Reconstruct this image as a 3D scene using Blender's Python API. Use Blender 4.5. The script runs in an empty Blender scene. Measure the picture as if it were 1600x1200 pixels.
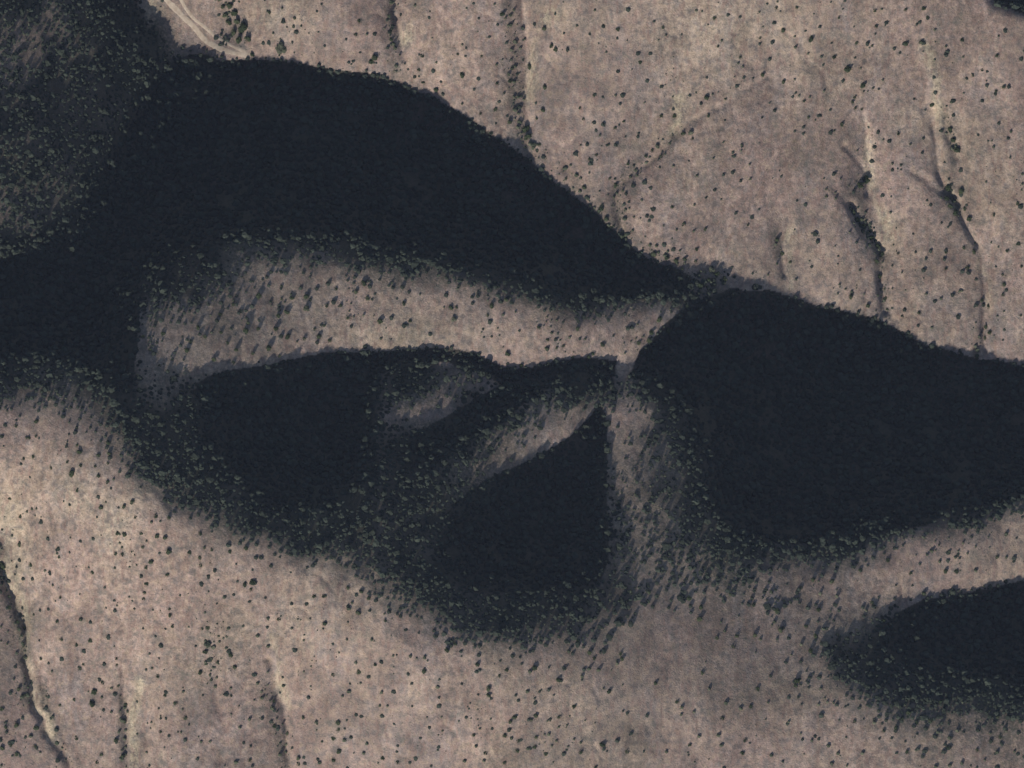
import bpy, math, zlib, base64
import numpy as np

scene = bpy.context.scene
COL = scene.collection
R = math.radians
rng = np.random.default_rng(11)

# ------------------------------------------------------------ camera, sky, sun, exposure
SUN_ELEV = 30.0            # degrees
LIGHT_AZ = 65.0            # direction the light travels over the ground, from +x towards +y
CAM_Z = 20000.0
cam_d = bpy.data.cameras.new('camera')
cam = bpy.data.objects.new('camera', cam_d)
COL.objects.link(cam)
cam.location = (0, 0, CAM_Z)
cam_d.sensor_width = 36.0
cam_d.lens = 36.0 * (CAM_Z - 30.0) / 800.0
cam_d.clip_start = 100.0
cam_d.clip_end = 60000.0
scene.camera = cam

world = bpy.data.worlds.new('World')
scene.world = world
world.use_nodes = True
wn = world.node_tree
wn.nodes.clear()
sky = wn.nodes.new('ShaderNodeTexSky')
sky.sky_type = 'NISHITA'
sky.sun_disc = False
sky.sun_elevation = R(SUN_ELEV)
# the sun stands at azimuth LIGHT_AZ + 180 (from +x); sky rotation is measured clockwise from +y
sky.sun_rotation = R((90.0 - (LIGHT_AZ + 180.0)) % 360.0)
sky.altitude = 300
bg = wn.nodes.new('ShaderNodeBackground')
bg.inputs['Strength'].default_value = 0.075
wo = wn.nodes.new('ShaderNodeOutputWorld')
wn.links.new(sky.outputs[0], bg.inputs[0])
wn.links.new(bg.outputs[0], wo.inputs[0])

sun_d = bpy.data.lights.new('sun', 'SUN')
sun_d.energy = 4.3
sun_d.angle = R(0.5)
sun_d.color = (1.0, 0.94, 0.87)
sun = bpy.data.objects.new('sun', sun_d)
COL.objects.link(sun)
sun.location = (-1500, -3000, 3000)
sun.rotation_euler = (R(90.0 - SUN_ELEV), 0, R(LIGHT_AZ - 90.0))

scene.view_settings.view_transform = 'Standard'
scene.view_settings.look = 'None'
scene.view_settings.gamma = 1.0
scene.view_settings.use_curve_mapping = False
scene.view_settings.exposure = 0.0
scene.cycles.max_bounces = 4
scene.cycles.diffuse_bounces = 2

def gnoise(ny, nx, lx, ly, seed, ang=0.0):
    """smooth gaussian field, correlation lengths in cells"""
    r = np.random.default_rng(seed).standard_normal((ny, nx))
    fy = np.fft.fftfreq(ny)[:, None]; fx = np.fft.rfftfreq(nx)[None]
    c, s = math.cos(ang), math.sin(ang)
    u = (fx*c + fy*s) * lx; v = (-fx*s + fy*c) * ly
    o = np.fft.irfft2(np.fft.rfft2(r) * np.exp(-6*(u*u + v*v)), s=(ny, nx))
    return o / o.std()

# traced brightness, light and shade included, levels 3 (darkest) to 18 (palest),
# one line per photo row: "column:level"
TONE = {
0:"0:4 50:5 80:9 110:6 150:5 200:4 212:6 222:16 400:15 580:14 605:10 640:15 780:14 800:11 830:14 870:16 900:14 1250:15 1440:15 1500:14 1600:13",
50:"0:6.6 30:8.6 80:7.6 120:6 150:5 200:4 240:4 252:9 268:14 320:15 340:9 370:12 400:16 580:15 610:10 640:16 780:14 800:11 830:15 1000:14 1200:15 1450:15 1500:14 1600:14",
100:"0:8.6 30:7.6 60:6.6 150:5 250:4 320:8 360:15 560:16 600:14 640:16 770:14 800:10 830:16 1000:14 1200:14 1450:15 1470:14 1500:15 1600:14",
150:"0:5.6 200:5 230:4 280:4 540:14 650:16 770:14 800:11 830:15 1000:14 1300:14 1350:15 1430:13 1470:16 1530:14 1600:14",
200:"0:5.6 170:5 210:4 230:3 600:3 640:14 790:13 820:12 860:15 1000:14 1300:14 1340:13 1360:16 1450:13 1475:16 1490:11 1510:16 1550:14 1600:13",
250:"0:5.6 150:5 180:4 210:3 700:3 740:14 850:15 960:14 990:12 1050:14 1300:14 1340:12 1360:16 1460:12 1480:16 1495:12 1515:15 1600:14",
300:"0:6.6 110:5.6 150:4 180:3 760:3 800:14 900:15 970:12 1050:15 1300:14 1330:9 1355:10 1375:15 1450:14 1490:10 1510:16 1530:15 1600:14",
350:"0:7.6 50:6.6 80:4.6 120:3 840:3 870:14 960:14 1020:15 1150:14 1190:14 1210:11 1240:15 1330:13 1355:7 1380:16 1480:14 1520:12 1535:16 1600:14",
400:"0:3 250:3 320:4 350:6 390:8 450:8 500:7 540:5 600:4 650:3 880:3 920:14 1050:15 1200:14 1215:12 1240:15 1345:14 1370:9 1385:11 1400:15 1520:13 1540:16 1600:14",
430:"0:3 250:4 300:5 350:6 390:10 450:11 500:11 600:9 660:8 700:6 750:4 800:3 950:3 980:14 1050:13 1085:7 1125:7 1150:14 1360:14 1378:11 1400:14 1600:14",
460:"0:3 210:4 240:5 300:5 350:8 400:11 600:12 700:12 750:9 800:7 840:5 880:3 1000:3 1060:5 1090:6 1125:6 1150:10 1170:14 1370:14 1385:11 1400:15 1535:13 1550:15 1600:14",
490:"0:3 200:3 215:8 300:9 350:9 400:11 600:12 700:13 780:13 850:10 900:7 930:8 970:10 1030:11 1060:9 1080:6 1110:14 1400:15 1530:13 1550:15 1600:14",
520:"0:3 200:3 215:9 260:11 350:10 450:12 600:14 720:14 800:14 900:13 960:12 1000:13 1030:12 1070:9 1200:13 1500:15 1600:15",
560:"0:3 50:4 80:4 200:3 215:9 300:11 400:13 500:14 750:15 850:15 950:14 1000:14 1030:10 1500:14 1600:15",
575:"0:4 80:5 110:6 200:3 215:8 300:11 425:12 440:5 560:3 600:4 670:5 700:7 740:8 765:9 780:14 850:14 865:4 950:4 965:12 1000:10 1020:6 1450:5 1480:14 1600:15",
600:"0:5 50:6 80:5 110:9 130:6 180:4 200:3 215:7 250:9 300:7 340:6 380:4 560:3 600:4 650:5 700:8 740:10 775:9.5 790:4 850:4 900:3 950:4 970:10 990:6 1010:4 1040:3 1600:3",
650:"0:11 60:11 100:10 140:9 170:7 195:4 215:4 250:5 280:4 330:3 580:4 610:10 650:12 700:11 725:5 735:3 780:3 820:7 850:9 880:9 910:10 940:10 960:11.6 1000:10.6 1040:6.6 1070:4 1110:3 1600:3",
690:"0:13 60:14 100:13 150:11 180:8 205:5 230:4 300:4 400:3 560:4 620:5 660:3 720:4 770:8.3 820:10.3 860:12.3 900:12.3 930:10.3 960:10.6 1000:9.6 1040:7.6 1080:4 1120:3 1600:3",
740:"0:16 100:16 150:14 190:12 220:7 250:4 400:4 600:4 680:5 710:8.5 760:10.5 800:10.5 840:9.5 870:9.5 920:7 960:8.6 1000:8.6 1060:7.6 1090:4 1120:3 1600:3",
780:"0:16 100:17 200:15 240:12 270:6 300:5 330:4 500:4 640:4 670:5 710:7 750:6 790:4 830:5 920:6 950:7.6 1050:7.6 1080:5 1100:3 1500:3 1560:4 1600:5",
820:"0:15 30:16 100:17 200:16 260:14 300:12 340:9 370:5 400:4 440:4 600:4 680:4 720:4 900:4 940:6.6 1000:8.6 1060:7.6 1090:5 1120:4 1150:3 1380:3 1430:5 1480:7 1530:8 1570:11 1600:12",
860:"0:9 15:10 25:17 100:17 200:16 300:15 360:13 400:12 420:10 450:9 470:6 500:6 540:7 570:6 620:4 700:3 900:4 940:6.6 1000:8.6 1060:8.6 1120:6 1170:4 1250:4 1330:5 1370:8 1420:11 1500:12 1600:13",
900:"0:9 20:12 35:18 60:17 200:16 350:15 450:14 500:12 550:10 580:8 620:6 660:5 720:3 850:3 900:4 940:6.6 1000:8.6 1060:8.6 1130:8 1200:9 1260:10 1320:11 1400:13 1480:14 1550:15 1600:15",
940:"0:10 30:12 45:17 100:16 200:16 400:15 500:14 560:12 600:10 640:8 680:5 740:4 880:4 920:4 960:6 1000:8 1050:9 1150:10 1250:10 1320:11 1370:12 1430:13 1500:14 1600:14",
980:"0:11 35:12 48:16 100:15 300:16 400:15 430:16 500:15 600:13 650:11 690:8 740:6 800:5 880:6 930:7 970:8 1010:10 1100:10 1200:10 1280:10 1320:10 1350:8 1380:5 1450:4 1600:4",
1020:"0:11 38:12 50:16 100:15 300:15 420:14 435:17 470:15 600:15 680:13 740:11 800:10 900:10 1000:10 1255:10 1282:8 1305:5 1380:4 1450:3 1600:3",
1060:"0:12 42:12 55:14 90:15 180:15 230:16 300:15 415:13 440:17 470:15 650:15 750:14 850:12 950:11 1100:10 1280:10 1305:7 1330:5 1380:4 1450:4 1520:4 1600:4",
1100:"0:12 50:12 70:12 90:15 180:14 190:12 210:16 300:14 390:13 440:11 455:15 650:15 780:14 860:13 950:12 1100:11 1320:11 1360:8 1420:6 1500:6 1600:5",
1150:"0:13 80:13 100:11 115:15 180:14 190:12 205:15 300:14 400:13 435:10 455:15 650:15 800:15 900:13 1000:11 1070:14 1120:12 1300:12 1400:11 1500:10 1600:10",
1200:"0:13 90:14 110:12 130:15 190:13 205:15 300:14 430:10 450:15 800:15 950:13 1050:14 1200:13 1400:12 1500:12 1600:12",
}
def rowinterp(s, x):
    k = [tuple(map(float, a.split(':'))) for a in s.split()]
    return np.interp(x, [a for a, _ in k], [b for _, b in k])
TX = np.arange(0, 1601, 10.0); TYK = sorted(TONE)
TG = np.array([rowinterp(TONE[y], TX) for y in TYK])
TYA = np.array(TYK, float)
def tone_at(x, y):
    px = np.clip(800 + 2*np.asarray(x, float), 0, 1599.9); py = np.clip(600 - 2*np.asarray(y, float), 0, 1199.9)
    i = np.clip(np.searchsorted(TYA, py, side='right') - 1, 0, len(TYK) - 2)
    f = (py - TYA[i]) / (TYA[i+1] - TYA[i])
    a = px / 10.0; j = np.clip(a.astype(int), 0, len(TX) - 2); g = a - j
    return (TG[i, j]*(1-g) + TG[i, j+1]*g)*(1-f) + (TG[i+1, j]*(1-g) + TG[i+1, j+1]*g)*f

# closed forest on the slopes turned away from the sun (outlines in photo columns and rows)
FOREST = [
 [(120,345),(165,260),(200,200),(225,150),(250,110),(290,92),(345,92),(400,90),(470,97),(520,107),(590,113),(640,135),(700,163),(745,190),(790,225),(830,250),(870,290),(915,322),(950,357),(985,385),(1030,412),(1060,432),(1085,448),(1060,462),(1000,470),(930,470),(870,440),(800,420),(700,400),(600,380),(450,365),(330,370),(250,400),(213,430),(213,520),(205,600),(198,640),(170,600),(80,560),(0,555),(-200,540),(-200,400),(0,385),(70,375)],
 [(300,612),(350,590),(420,580),(500,561),(600,549),(650,546),(700,543),(740,552),(770,566),(800,580),(860,572),(920,570),(958,575),(957,598),(900,606),(800,612),(765,590),(700,564),(600,578),(500,610),(400,640),(330,650)],
 [(700,800),(760,757),(830,727),(880,697),(915,665),(932,640),(942,660),(944,720),(944,800),(946,880),(930,930),(850,920),(760,900),(700,870)],
 [(995,560),(1040,512),(1080,482),(1130,466),(1200,463),(1230,471),(1300,481),(1370,496),(1420,521),(1450,546),(1500,565),(1530,573),(1600,571),(1800,560),(1800,760),(1600,780),(1500,800),(1400,830),(1250,850),(1170,850),(1120,820),(1110,760),(1115,700),(1080,650),(1030,600),(985,590)],
 [(1368,1002),(1400,968),(1450,942),(1520,926),(1600,911),(1800,880),(1800,1075),(1600,1072),(1500,1058),(1430,1042),(1375,1028)],
 [(320,640),(400,630),(500,605),(585,585),(580,625),(570,680),(590,735),(545,765),(485,795),(430,800),(385,755),(325,700)],
 [(792,606),(745,630),(700,657),(650,684),(625,712),(640,735),(700,712),(760,672),(805,640),(850,612)],
 [(1545,-60),(1560,0),(1600,16),(1700,40),(1800,60),(1800,-200),(1500,-200)],
]
def inpoly(poly, X, Y):
    r = np.zeros(X.shape, bool); n = len(poly)
    for a in range(n):
        x1, y1 = poly[a]; x2, y2 = poly[(a+1) % n]
        if y1 != y2:
            r ^= ((y1 > Y) != (y2 > Y)) & (X < (x2-x1)*(Y-y1)/(y2-y1) + x1)
    return r
def forest_at(x, y):
    PX = 800 + 2*x; PY = 600 - 2*y
    m = np.zeros(np.shape(PX), bool)
    for p in FOREST: m |= inpoly(p, PX, PY)
    return m

# ------------------------------------------------------------ shape of the hills
# The relief is found from the slopes: every sunlit slope gets the steepness that its brightness
# asks for, the wooded sides fall away from the sun, and the whole is relaxed into one surface.
TAN_E = math.tan(R(SUN_ELEV)); SIN_E = math.sin(R(SUN_ELEV)); COS_E = math.cos(R(SUN_ELEV))
LX, LY = math.cos(R(LIGHT_AZ)), math.sin(R(LIGHT_AZ))
EXT_X, EXT_Y = 560.0, 480.0
def blur(a, s):
    n = int(3*s) + 2; p = np.pad(a, n, mode='edge')
    fy = np.fft.fftfreq(p.shape[0])[:, None]; fx = np.fft.rfftfreq(p.shape[1])[None]
    return np.fft.irfft2(np.fft.rfft2(p)*np.exp(-2*np.pi**2*s*s*(fx*fx + fy*fy)), s=p.shape)[n:-n, n:-n]
def sun_clearance(h, c, reach=420.0):
    """metres that the ground lies below the shadow plane of everything towards the sun"""
    ny, nx = h.shape; n = int(reach/(c*.8)); best = np.full(h.shape, -1e9)
    for k in range(1, n):
        d = k*c*.8; fx = -LX*d/c; fy = -LY*d/c
        ix = int(math.floor(fx)); iy = int(math.floor(fy)); u = fx - ix; v = fy - iy
        cx = np.clip(np.arange(nx) + ix, 0, nx-1); cx1 = np.clip(np.arange(nx) + ix + 1, 0, nx-1)
        cy = np.clip(np.arange(ny) + iy, 0, ny-1); cy1 = np.clip(np.arange(ny) + iy + 1, 0, ny-1)
        a = h[cy]; b = h[cy1]
        r = (a[:, cx]*(1-u) + a[:, cx1]*u)*(1-v) + (b[:, cx]*(1-u) + b[:, cx1]*u)*v
        np.maximum(best, r - TAN_E*d, out=best)
    return best - h
def relax(c, h0, rounds, steps, weak):
    gx = np.arange(-EXT_X + c/2, EXT_X, c); gy = np.arange(-EXT_Y + c/2, EXT_Y, c)
    X, Y = np.meshgrid(gx, gy); NY_, NX_ = X.shape
    w1 = gnoise(NY_, NX_, 14/c*2, 14/c*2, 301)*1.2; w2 = gnoise(NY_, NX_, 14/c*2, 14/c*2, 302)*1.2
    w1 = w1*1.6 + gnoise(NY_, NX_, 5/c*2, 5/c*2, 303)*.9; w2 = w2*1.6 + gnoise(NY_, NX_, 5/c*2, 5/c*2, 304)*.9
    m = forest_at(X + w1, Y + w2) & forest_at(X + w1 + 5.2*LX, Y + w2 + 5.2*LY); L = tone_at(X, Y)
    lin = (L*10/255)**2.2
    B = np.clip((lin - AMB)/.40*.88, 0, .93)
    k = np.clip((10-L)/6, 0, 1)*np.clip((L-3.5)/.8, 0, 1)
    B = B*(1 + .45*k) + .07*k
    B = np.where(m | (L < 3.6), -.1, B)
    g = np.clip((B - SIN_E)/COS_E, -.68, .6)
    W = np.where(B < 0, .06, 1.0); q = lambda a: (a[1:, 1:] + a[:-1, 1:] + a[1:, :-1] + a[:-1, :-1])/4
    G, W = q(g), q(W); lam = .03
    def dd(h):
        a = h[1:, 1:] - h[:-1, :-1]; b = h[:-1, 1:] - h[1:, :-1]; x = (a+b)/(2*c); y = (a-b)/(2*c)
        return LX*x + LY*y, LX*y - LY*x
    def ddT(u, v):
        x = LX*u - LY*v; y = LY*u + LX*v; a = (x+y)/(2*c); b = (x-y)/(2*c); o = np.zeros((NY_, NX_))
        o[1:, 1:] += a; o[:-1, :-1] -= a; o[:-1, 1:] += b; o[1:, :-1] -= b
        return o
    def A(h):
        u, v = dd(h); o = ddT(W*u, lam*v); kk = .025/c**2
        lx = kk*(h[:, 2:] - 2*h[:, 1:-1] + h[:, :-2]); ly = kk*(h[2:] - 2*h[1:-1] + h[:-2])
        o[:, 2:] += lx; o[:, 1:-1] -= 2*lx; o[:, :-2] += lx; o[2:] += ly; o[1:-1] -= 2*ly; o[:-2] += ly
        return o + cw*h
    def cg(b, x, n):
        r = b - A(x); p = r.copy(); rs = (r*r).sum()
        for _ in range(n):
            Ap = A(p); al = rs/(p*Ap).sum(); x = x + al*p; r = r - al*Ap; rn = (r*r).sum(); p = r + rn/rs*p; rs = rn
        return x
    b0 = ddT(W*G, 0*G); cw = np.full((NY_, NX_), 1e-7)
    if h0 is None:
        h = -.25*(X*LX + Y*LY); h = cg(b0 + cw*h, h, 500)
    else:
        c0, p0 = h0; n0y, n0x = p0.shape
        fx = (gx + EXT_X)/c0 - .5; fy = (gy + EXT_Y)/c0 - .5
        rows = np.array([np.interp(fx, np.arange(n0x), r) for r in p0]); h = np.array([np.interp(fy, np.arange(n0y), r) for r in rows.T]).T
    depth = np.clip((blur(m.astype(float), 22/c) - .5)*2, 0, 1)*9
    for it in range(rounds):
        S = sun_clearance(h, c)
        up = (B > .04) & (L > 3.8) & (S > -1.0); dn = m & (S < depth)
        lift = np.clip(np.where(up, S + 1.2, 0) - np.where(dn, depth + .8 - S, 0), -12, 16)
        cw = np.where(up | dn, weak/c**2, 1e-6)
        h = cg(b0 + cw*(h + lift), h, steps)
    return c, h
AMB = .032
import time as _time
_t = _time.time()
lvl = relax(8.0, None, 70, 70, .04)
print('relief', _time.time() - _t)
lvl = relax(4.0, lvl, 24, 60, .06)
lvl = relax(2.6, lvl, 9, 60, .08)
print('relief', _time.time() - _t)
CELL, H4 = lvl
H4 = blur(H4, .6); H4 = H4 - H4.mean()
SH4 = sun_clearance(H4, CELL)
def post_xy(xs, ys): return np.clip((xs + EXT_X)/CELL - .5, 0, H4.shape[1] - 1.001), np.clip((ys + EXT_Y)/CELL - .5, 0, H4.shape[0] - 1.001)
def shade_depth(x, y):
    fx, fy = post_xy(np.asarray(x, float), np.asarray(y, float)); i = fx.astype(int); j = fy.astype(int); u = fx - i; v = fy - j
    return (SH4[j, i]*(1-u) + SH4[j, i+1]*u)*(1-v) + (SH4[j+1, i]*(1-u) + SH4[j+1, i+1]*u)*v
def cubw(t):
    return [-.5*t + t*t - .5*t**3, 1 - 2.5*t*t + 1.5*t**3, .5*t + 2*t*t - 1.5*t**3, -.5*t*t + .5*t**3]
def dem_grid(xs, ys):
    fx, fy = post_xy(xs, ys); ix = np.floor(fx).astype(int); iy = np.floor(fy).astype(int)
    wx = cubw(fx - ix); wy = cubw(fy - iy)
    rows = sum(H4[:, np.clip(ix + k - 1, 0, H4.shape[1]-1)]*wx[k][None] for k in range(4))
    return sum(rows[np.clip(iy + k - 1, 0, H4.shape[0]-1)]*wy[k][:, None] for k in range(4))


# ------------------------------------------------------------ ground sheet
STEP = 1.1
def axis(half, far):
    a = list(np.arange(0, half, STEP)); d = STEP
    while a[-1] < far:
        d *= 1.22; a.append(a[-1] + min(d, 220))
    a = np.array(a)
    return np.concatenate([-a[:0:-1], a])
AX = axis(436, 3600); AY = axis(336, 3200)
NX, NY = len(AX), len(AY)
Z = dem_grid(AX, AY)
XX, YY = np.meshgrid(AX, AY)
r_out = np.maximum(np.maximum(np.abs(XX) - 500, np.abs(YY) - 400), 0)
Z += r_out*0.10*np.sin(XX/410 + .7)*np.cos(YY/330) * np.clip(r_out/600, 0, 1)
fine = np.exp(-(np.maximum(np.abs(XX) - 450, 0) + np.maximum(np.abs(YY) - 350, 0))/20)
L0 = tone_at(XX, YY)
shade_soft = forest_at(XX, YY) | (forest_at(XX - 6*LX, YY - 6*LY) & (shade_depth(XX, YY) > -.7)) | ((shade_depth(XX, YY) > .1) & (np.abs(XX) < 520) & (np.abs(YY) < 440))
litness = np.interp(L0, [3, 4, 5.5, 8, 10, 12], [.3, .9, 1.9, 1.8, 1.2, 1.0])
litness = np.where(shade_soft, .3, litness) / (1 + 1.2*np.exp(-(((800+2*XX-1070)/210)**2 + ((600-2*YY-1050)/110)**2)))
# erosion rills running down the slopes, hummocks, tussocks
Z += fine * (0.42*gnoise(NY, NX, 15, 42, 1, R(-10)) + 0.45*gnoise(NY, NX, 26, 34, 2)
             + 0.13*gnoise(NY, NX, 7, 9, 3) * (1 + .5*gnoise(NY, NX, 60, 60, 12).clip(-1, 1.5)) + 0.055*gnoise(NY, NX, 3.0, 3.4, 4)) * litness

CUTS = [([(1333, 318), (1345, 345), (1362, 375), (1380, 395), (1383, 450), (1388, 490)], 3.6, 7), ([(1350, 185), (1358, 230), (1360, 300)], 1.6, 6),
        ([(1456, 165), (1468, 230), (1478, 270), (1492, 312)], 2.2, 6), ([(1478, 296), (1495, 305), (1512, 335), (1530, 380), (1540, 430), (1547, 500), (1538, 565)], 2.6, 6),
        ([(1480, 178), (1490, 210), (1503, 243)], 1.7, 7), ([(2, 875), (22, 930), (40, 975), (45, 1040), (60, 1105), (80, 1150), (108, 1210)], 3.0, 7),
        ([(420, 1035), (432, 1090), (446, 1130), (456, 1210)], 2.8, 7), ([(196, 1050), (199, 1130), (196, 1210)], 1.8, 6), ([(618, -10), (624, 60), (633, 92)], 1.7, 6),
        ([(820, -10), (823, 80), (826, 190)], 1.6, 7), ([(1220, 362), (1226, 425)], 1.4, 5), ([(1062, 205), (1030, 240), (1000, 268), (968, 305), (975, 375)], 1.5, 6),
        ([(1296, 285), (1318, 305), (1336, 325)], .9, 6), ([(1322, 225), (1342, 250), (1357, 275)], 1.2, 5), ([(1412, 345), (1398, 372), (1383, 400)], 1.0, 5), ([(1440, 262), (1462, 285), (1486, 302)], .9, 7), ([(1560, 330), (1548, 372), (1536, 400)], .9, 5), ([(1120, 170), (1085, 190), (1060, 208)], 1.0, 6), ([(1200, 118), (1150, 150), (1120, 170)], .7, 6), ([(70, 905), (52, 940), (40, 972)], 1.2, 5), ([(470, 1040), (455, 1075), (444, 1110)], 1.0, 5), ([(905, 175), (890, 230), (885, 262)], .9, 7), ([(1250, 30), (1262, 90)], .8, 8), ([(700, 20), (712, 90)], .8, 9), ([(68, 1040), (78, 1105)], 1.2, 6), ([(255, 1080), (235, 1130), (228, 1200)], 1.0, 8), ([(340, 1000), (345, 1090), (352, 1190)], 1.0, 8)]
def line_dist(x, y, pts):
    PX = 800 + 2*x; PY = 600 - 2*y; best = np.full(np.shape(PX), 1e9)
    for (x1, y1), (x2, y2) in zip(pts[:-1], pts[1:]):
        dx, dy = x2-x1, y2-y1; u = np.clip(((PX-x1)*dx + (PY-y1)*dy)/(dx*dx+dy*dy), 0, 1)
        best = np.minimum(best, np.hypot(PX-x1-u*dx, PY-y1-u*dy))
    return best
wander = [1.6*gnoise(NY, NX, 12, 12, 61+i) for i in range(2)]
for pts, dep, w in CUTS:
    Z -= dep*np.exp(-(line_dist(XX + wander[0], YY + wander[1], pts)/w)**2)*(1 + .25*wander[0].clip(-2, 2)*.5)
# narrow rills between the big ones
rill = gnoise(NY, NX, 12, 38, 15, R(-9)) + .5*wander[0]*.5; Z -= fine*.40*np.exp(-(rill/.22)**2)*np.clip((L0 - 9)/3, 0, 1)*np.clip(.6 + gnoise(NY, NX, 90, 90, 16), 0, 1.4)

def hgt(x, y):
    x = np.asarray(x, float); y = np.asarray(y, float)
    i = np.clip(np.searchsorted(AX, x) - 1, 0, NX-2); j = np.clip(np.searchsorted(AY, y) - 1, 0, NY-2)
    f = (x - AX[i])/(AX[i+1]-AX[i]); g = (y - AY[j])/(AY[j+1]-AY[j])
    return (Z[j, i]*(1-f) + Z[j, i+1]*f)*(1-g) + (Z[j+1, i]*(1-f) + Z[j+1, i+1]*f)*g

def mesh_np(name, verts, faces, smooth=False):
    """faces: (n,k) int array, all with k corners"""
    me = bpy.data.meshes.new(name)
    n, k = faces.shape
    me.vertices.add(len(verts)); me.vertices.foreach_set('co', np.ascontiguousarray(verts, np.float32).ravel())
    me.loops.add(n*k); me.loops.foreach_set('vertex_index', np.ascontiguousarray(faces, np.int32).ravel())
    me.polygons.add(n); me.polygons.foreach_set('loop_start', np.arange(0, n*k, k, dtype=np.int32))
    me.polygons.foreach_set('use_smooth', np.full(n, smooth))
    me.update(calc_edges=True)
    return me

def attr(me, name, data, kind='FLOAT'):
    a = me.attributes.new(name, kind, 'POINT')
    a.data.foreach_set('value' if kind == 'FLOAT' else 'vector', np.ascontiguousarray(data, np.float32).ravel())

# ------------------------------------------------------------ materials
class NT:
    def __init__(s, name):
        s.m = bpy.data.materials.new(name); s.m.use_nodes = True
        s.t = s.m.node_tree; s.b = s.t.nodes['Principled BSDF']
        s.b.inputs['Roughness'].default_value = 0.95
        s.b.inputs['Specular IOR Level'].default_value = 0.1
    def n(s, t, **k):
        o = s.t.nodes.new(t)
        for a, b in k.items():
            if a.startswith('_'): o.inputs[a[1:].replace('_', ' ')].default_value = b
            else: setattr(o, a, b)
        return o
    def l(s, a, b): s.t.links.new(a, b)
    def noise(s, vec, scale, detail=4, rough=.6):
        o = s.n('ShaderNodeTexNoise', _Scale=scale, _Detail=detail, _Roughness=rough); s.l(vec, o.inputs['Vector']); return o.outputs['Fac']
    def ramp(s, f, stops):
        o = s.n('ShaderNodeValToRGB'); e = o.color_ramp.elements
        while len(e) > 1: e.remove(e[-1])
        e[0].position = stops[0][0]; e[0].color = (*stops[0][1], 1)
        for p, c in stops[1:]:
            q = e.new(p); q.color = (*c, 1)
        s.l(f, o.inputs[0]); return o.outputs[0]
    def mr(s, f, a, b, c=0., d=1.):
        o = s.n('ShaderNodeMapRange'); s.l(f, o.inputs[0])
        for i, v in zip((1, 2, 3, 4), (a, b, c, d)): o.inputs[i].default_value = v
        return o.outputs[0]
    def mix(s, f, a, b, mode='MIX'):
        o = s.n('ShaderNodeMix', data_type='RGBA', blend_type=mode)
        for v, i in ((f, 0), (a, 6), (b, 7)):
            if hasattr(v, 'links'): s.l(v, o.inputs[i])
            else: o.inputs[i].default_value = v if not isinstance(v, tuple) else (*v, 1)
        return o.outputs[2]
    def math(s, op, a, b):
        o = s.n('ShaderNodeMath', operation=op)
        for v, i in ((a, 0), (b, 1)):
            if hasattr(v, 'links'): s.l(v, o.inputs[i])
            else: o.inputs[i].default_value = v
        return o.outputs[0]

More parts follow.
